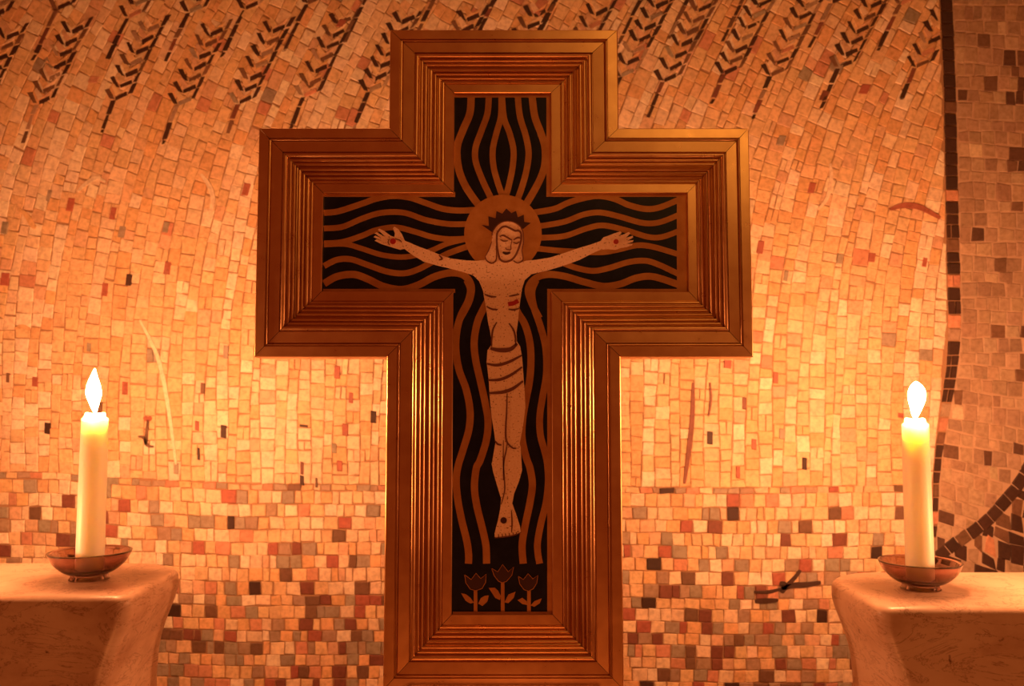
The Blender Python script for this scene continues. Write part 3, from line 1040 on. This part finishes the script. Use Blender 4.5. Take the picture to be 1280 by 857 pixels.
# ------------------------------------------------------------------ dishes, candles
def dish_and_candle(px, pyb, z, sd, ctop, lab):
    X = at(px, pyb, DY).x
    k = DY / (F * CP) * 1.0            # metres per px, near enough
    c = (X, DY, z)
    R = 47.5 * k
    outer = [(.3 * 23 * k, 0), (22.5 * k, 0), (23.5 * k, .0012), (21 * k, 5.2 * k), (22 * k, 6.6 * k), (30 * k, 10.5 * k), (38 * k, 17.0 * k), (43.5 * k, 24 * k), (R, 32.5 * k)]
    rim = [(R + .0004, 33.8 * k), (R - .0012, 34.4 * k), (R - .0026, 33.4 * k)]
    inner = [(41 * k, 25 * k), (35.6 * k, 18.6 * k), (28 * k, 13.2 * k), (17 * k, 10.8 * k), (6 * k, 10.4 * k)]
    o8 = [(p[0], p[1]) for p in spline(outer[4:], 4)]
    i8 = [(p[0], p[1]) for p in spline([(R - .0026, 33.4 * k)] + inner, 4)]
    P = [(0.0005, .003), (15 * k, .003), (19 * k, 0.0)] + outer[1:4] + o8 + rim + i8[1:] + [(0.0005, 10.4 * k)]
    V, Fs = lathe(P, c, 64)
    d = mesh('candle_dish', V, Fs, M_glass, None, smooth=60)
    tag(d, 'smoky amber glass dish holding the %s candle' % lab, 'dish', 'glass dishes under the candles')
    zb = z + 10.6 * k
    # candle stands in the dish
    top = at(px, ctop, DY).z
    base = empty('candle', (X, DY, zb))
    rc, rt = 16.4 * k, 15.4 * k
    h = top - zb
    rr = random.Random(sd)
    P = [(rc * .9, 0), (rc, .001), (rc * .995, h * .3), ((rc + rt) / 2, h * .7), (rt, h - 10.5 * k), (rt * 1.02, h - 9.5 * k), (rt * 1.0, h - 8 * k), (rt * .80, h - 6.2 * k), (rt * .76, h - 2.2 * k),
         (rt * .70, h - .5 * k), (rt * .6, h), (rt * .5, h - 1.2 * k), (rt * .25, h - 2.2 * k), (.0006, h - 2.4 * k)]
    V, Fs = lathe(P, (X, DY, zb), 48)
    lean = at(px + (4 if sd == 1 else -5.5), pyb - 200, DY).x - at(px, pyb - 200, DY).x
    lean = 0.0
    for v in V:
        if v.z > zb + h - 9 * k:
            a = math.atan2(v.y - DY, v.x - X)
            v.z += (1.3 * k) * math.sin(2 * a + sd) * (1 if v.z < zb + h - k * 1 else .6)
    body = mesh('candle_body', V, Fs, M_wax, base, smooth=55)
    # wick
    zw = zb + h - 2.6 * k
    bend = -1 if sd == 1 else 1
    V, Fs = [], []
    m = 8
    for i in range(7):
        t = i / 6
        cx_, cz_ = X + bend * .0015 * t * t, zw + 9 * k * t
        for q in range(m):
            a = 2 * math.pi * q / m
            V.append(Vector((cx_ + .0009 * math.cos(a), DY + .0009 * math.sin(a), cz_)))
    for i in range(6):
        for q in range(m):
            Fs.append((i * m + q, i * m + (q + 1) % m, (i + 1) * m + (q + 1) % m, (i + 1) * m + q))
    Fs.append(tuple(range(m))); Fs.append(tuple(6 * m + q for q in range(m)))
    mesh('wick', V, orient(V, Fs), M_wick, base)
    # flame: slim teardrop, narrow foot on the wick
    hw = [(.2, 0), (2.6, 4), (4.6, 9), (7.0, 16), (9.2, 23), (9.4, 28), (8.2, 35), (6.2, 41), (4.2, 46), (2.4, 50.5), (1.0, 54), (.15, 56)] if sd == 1 else \
         [(.2, 0), (3.2, 4), (5.4, 9), (8.0, 16), (10.2, 23), (11.2, 29), (10.6, 34), (8.6, 39), (5.4, 43), (2.4, 45.5), (.3, 46.5)]
    sp = spline(hw, 3)
    H = hw[-1][1]
    z0 = zw + 2.0 * k
    V, Fs = lathe([(r * k * .92, zz * k) for r, zz in sp], (X, DY, z0), 24)
    for v in V:
        t = (v.z - z0) / (H * k)
        v.x += (-2.5 if sd == 1 else 2.5) * k * math.sin(t * math.pi * .8) + (-1.0 if sd == 1 else 1.5) * k * t
    mesh('flame', V, Fs, M_flame, base, smooth=80)
    tag(base, 'lit ivory candle in the glass dish on the %s marble block' % lab, 'candle', 'lit candles beside the cross')
    return base


dish_and_candle(111.5, 723.5, zl, 1, 516, 'left')
dish_and_candle(1151, 736, zr, 2, 523, 'right')
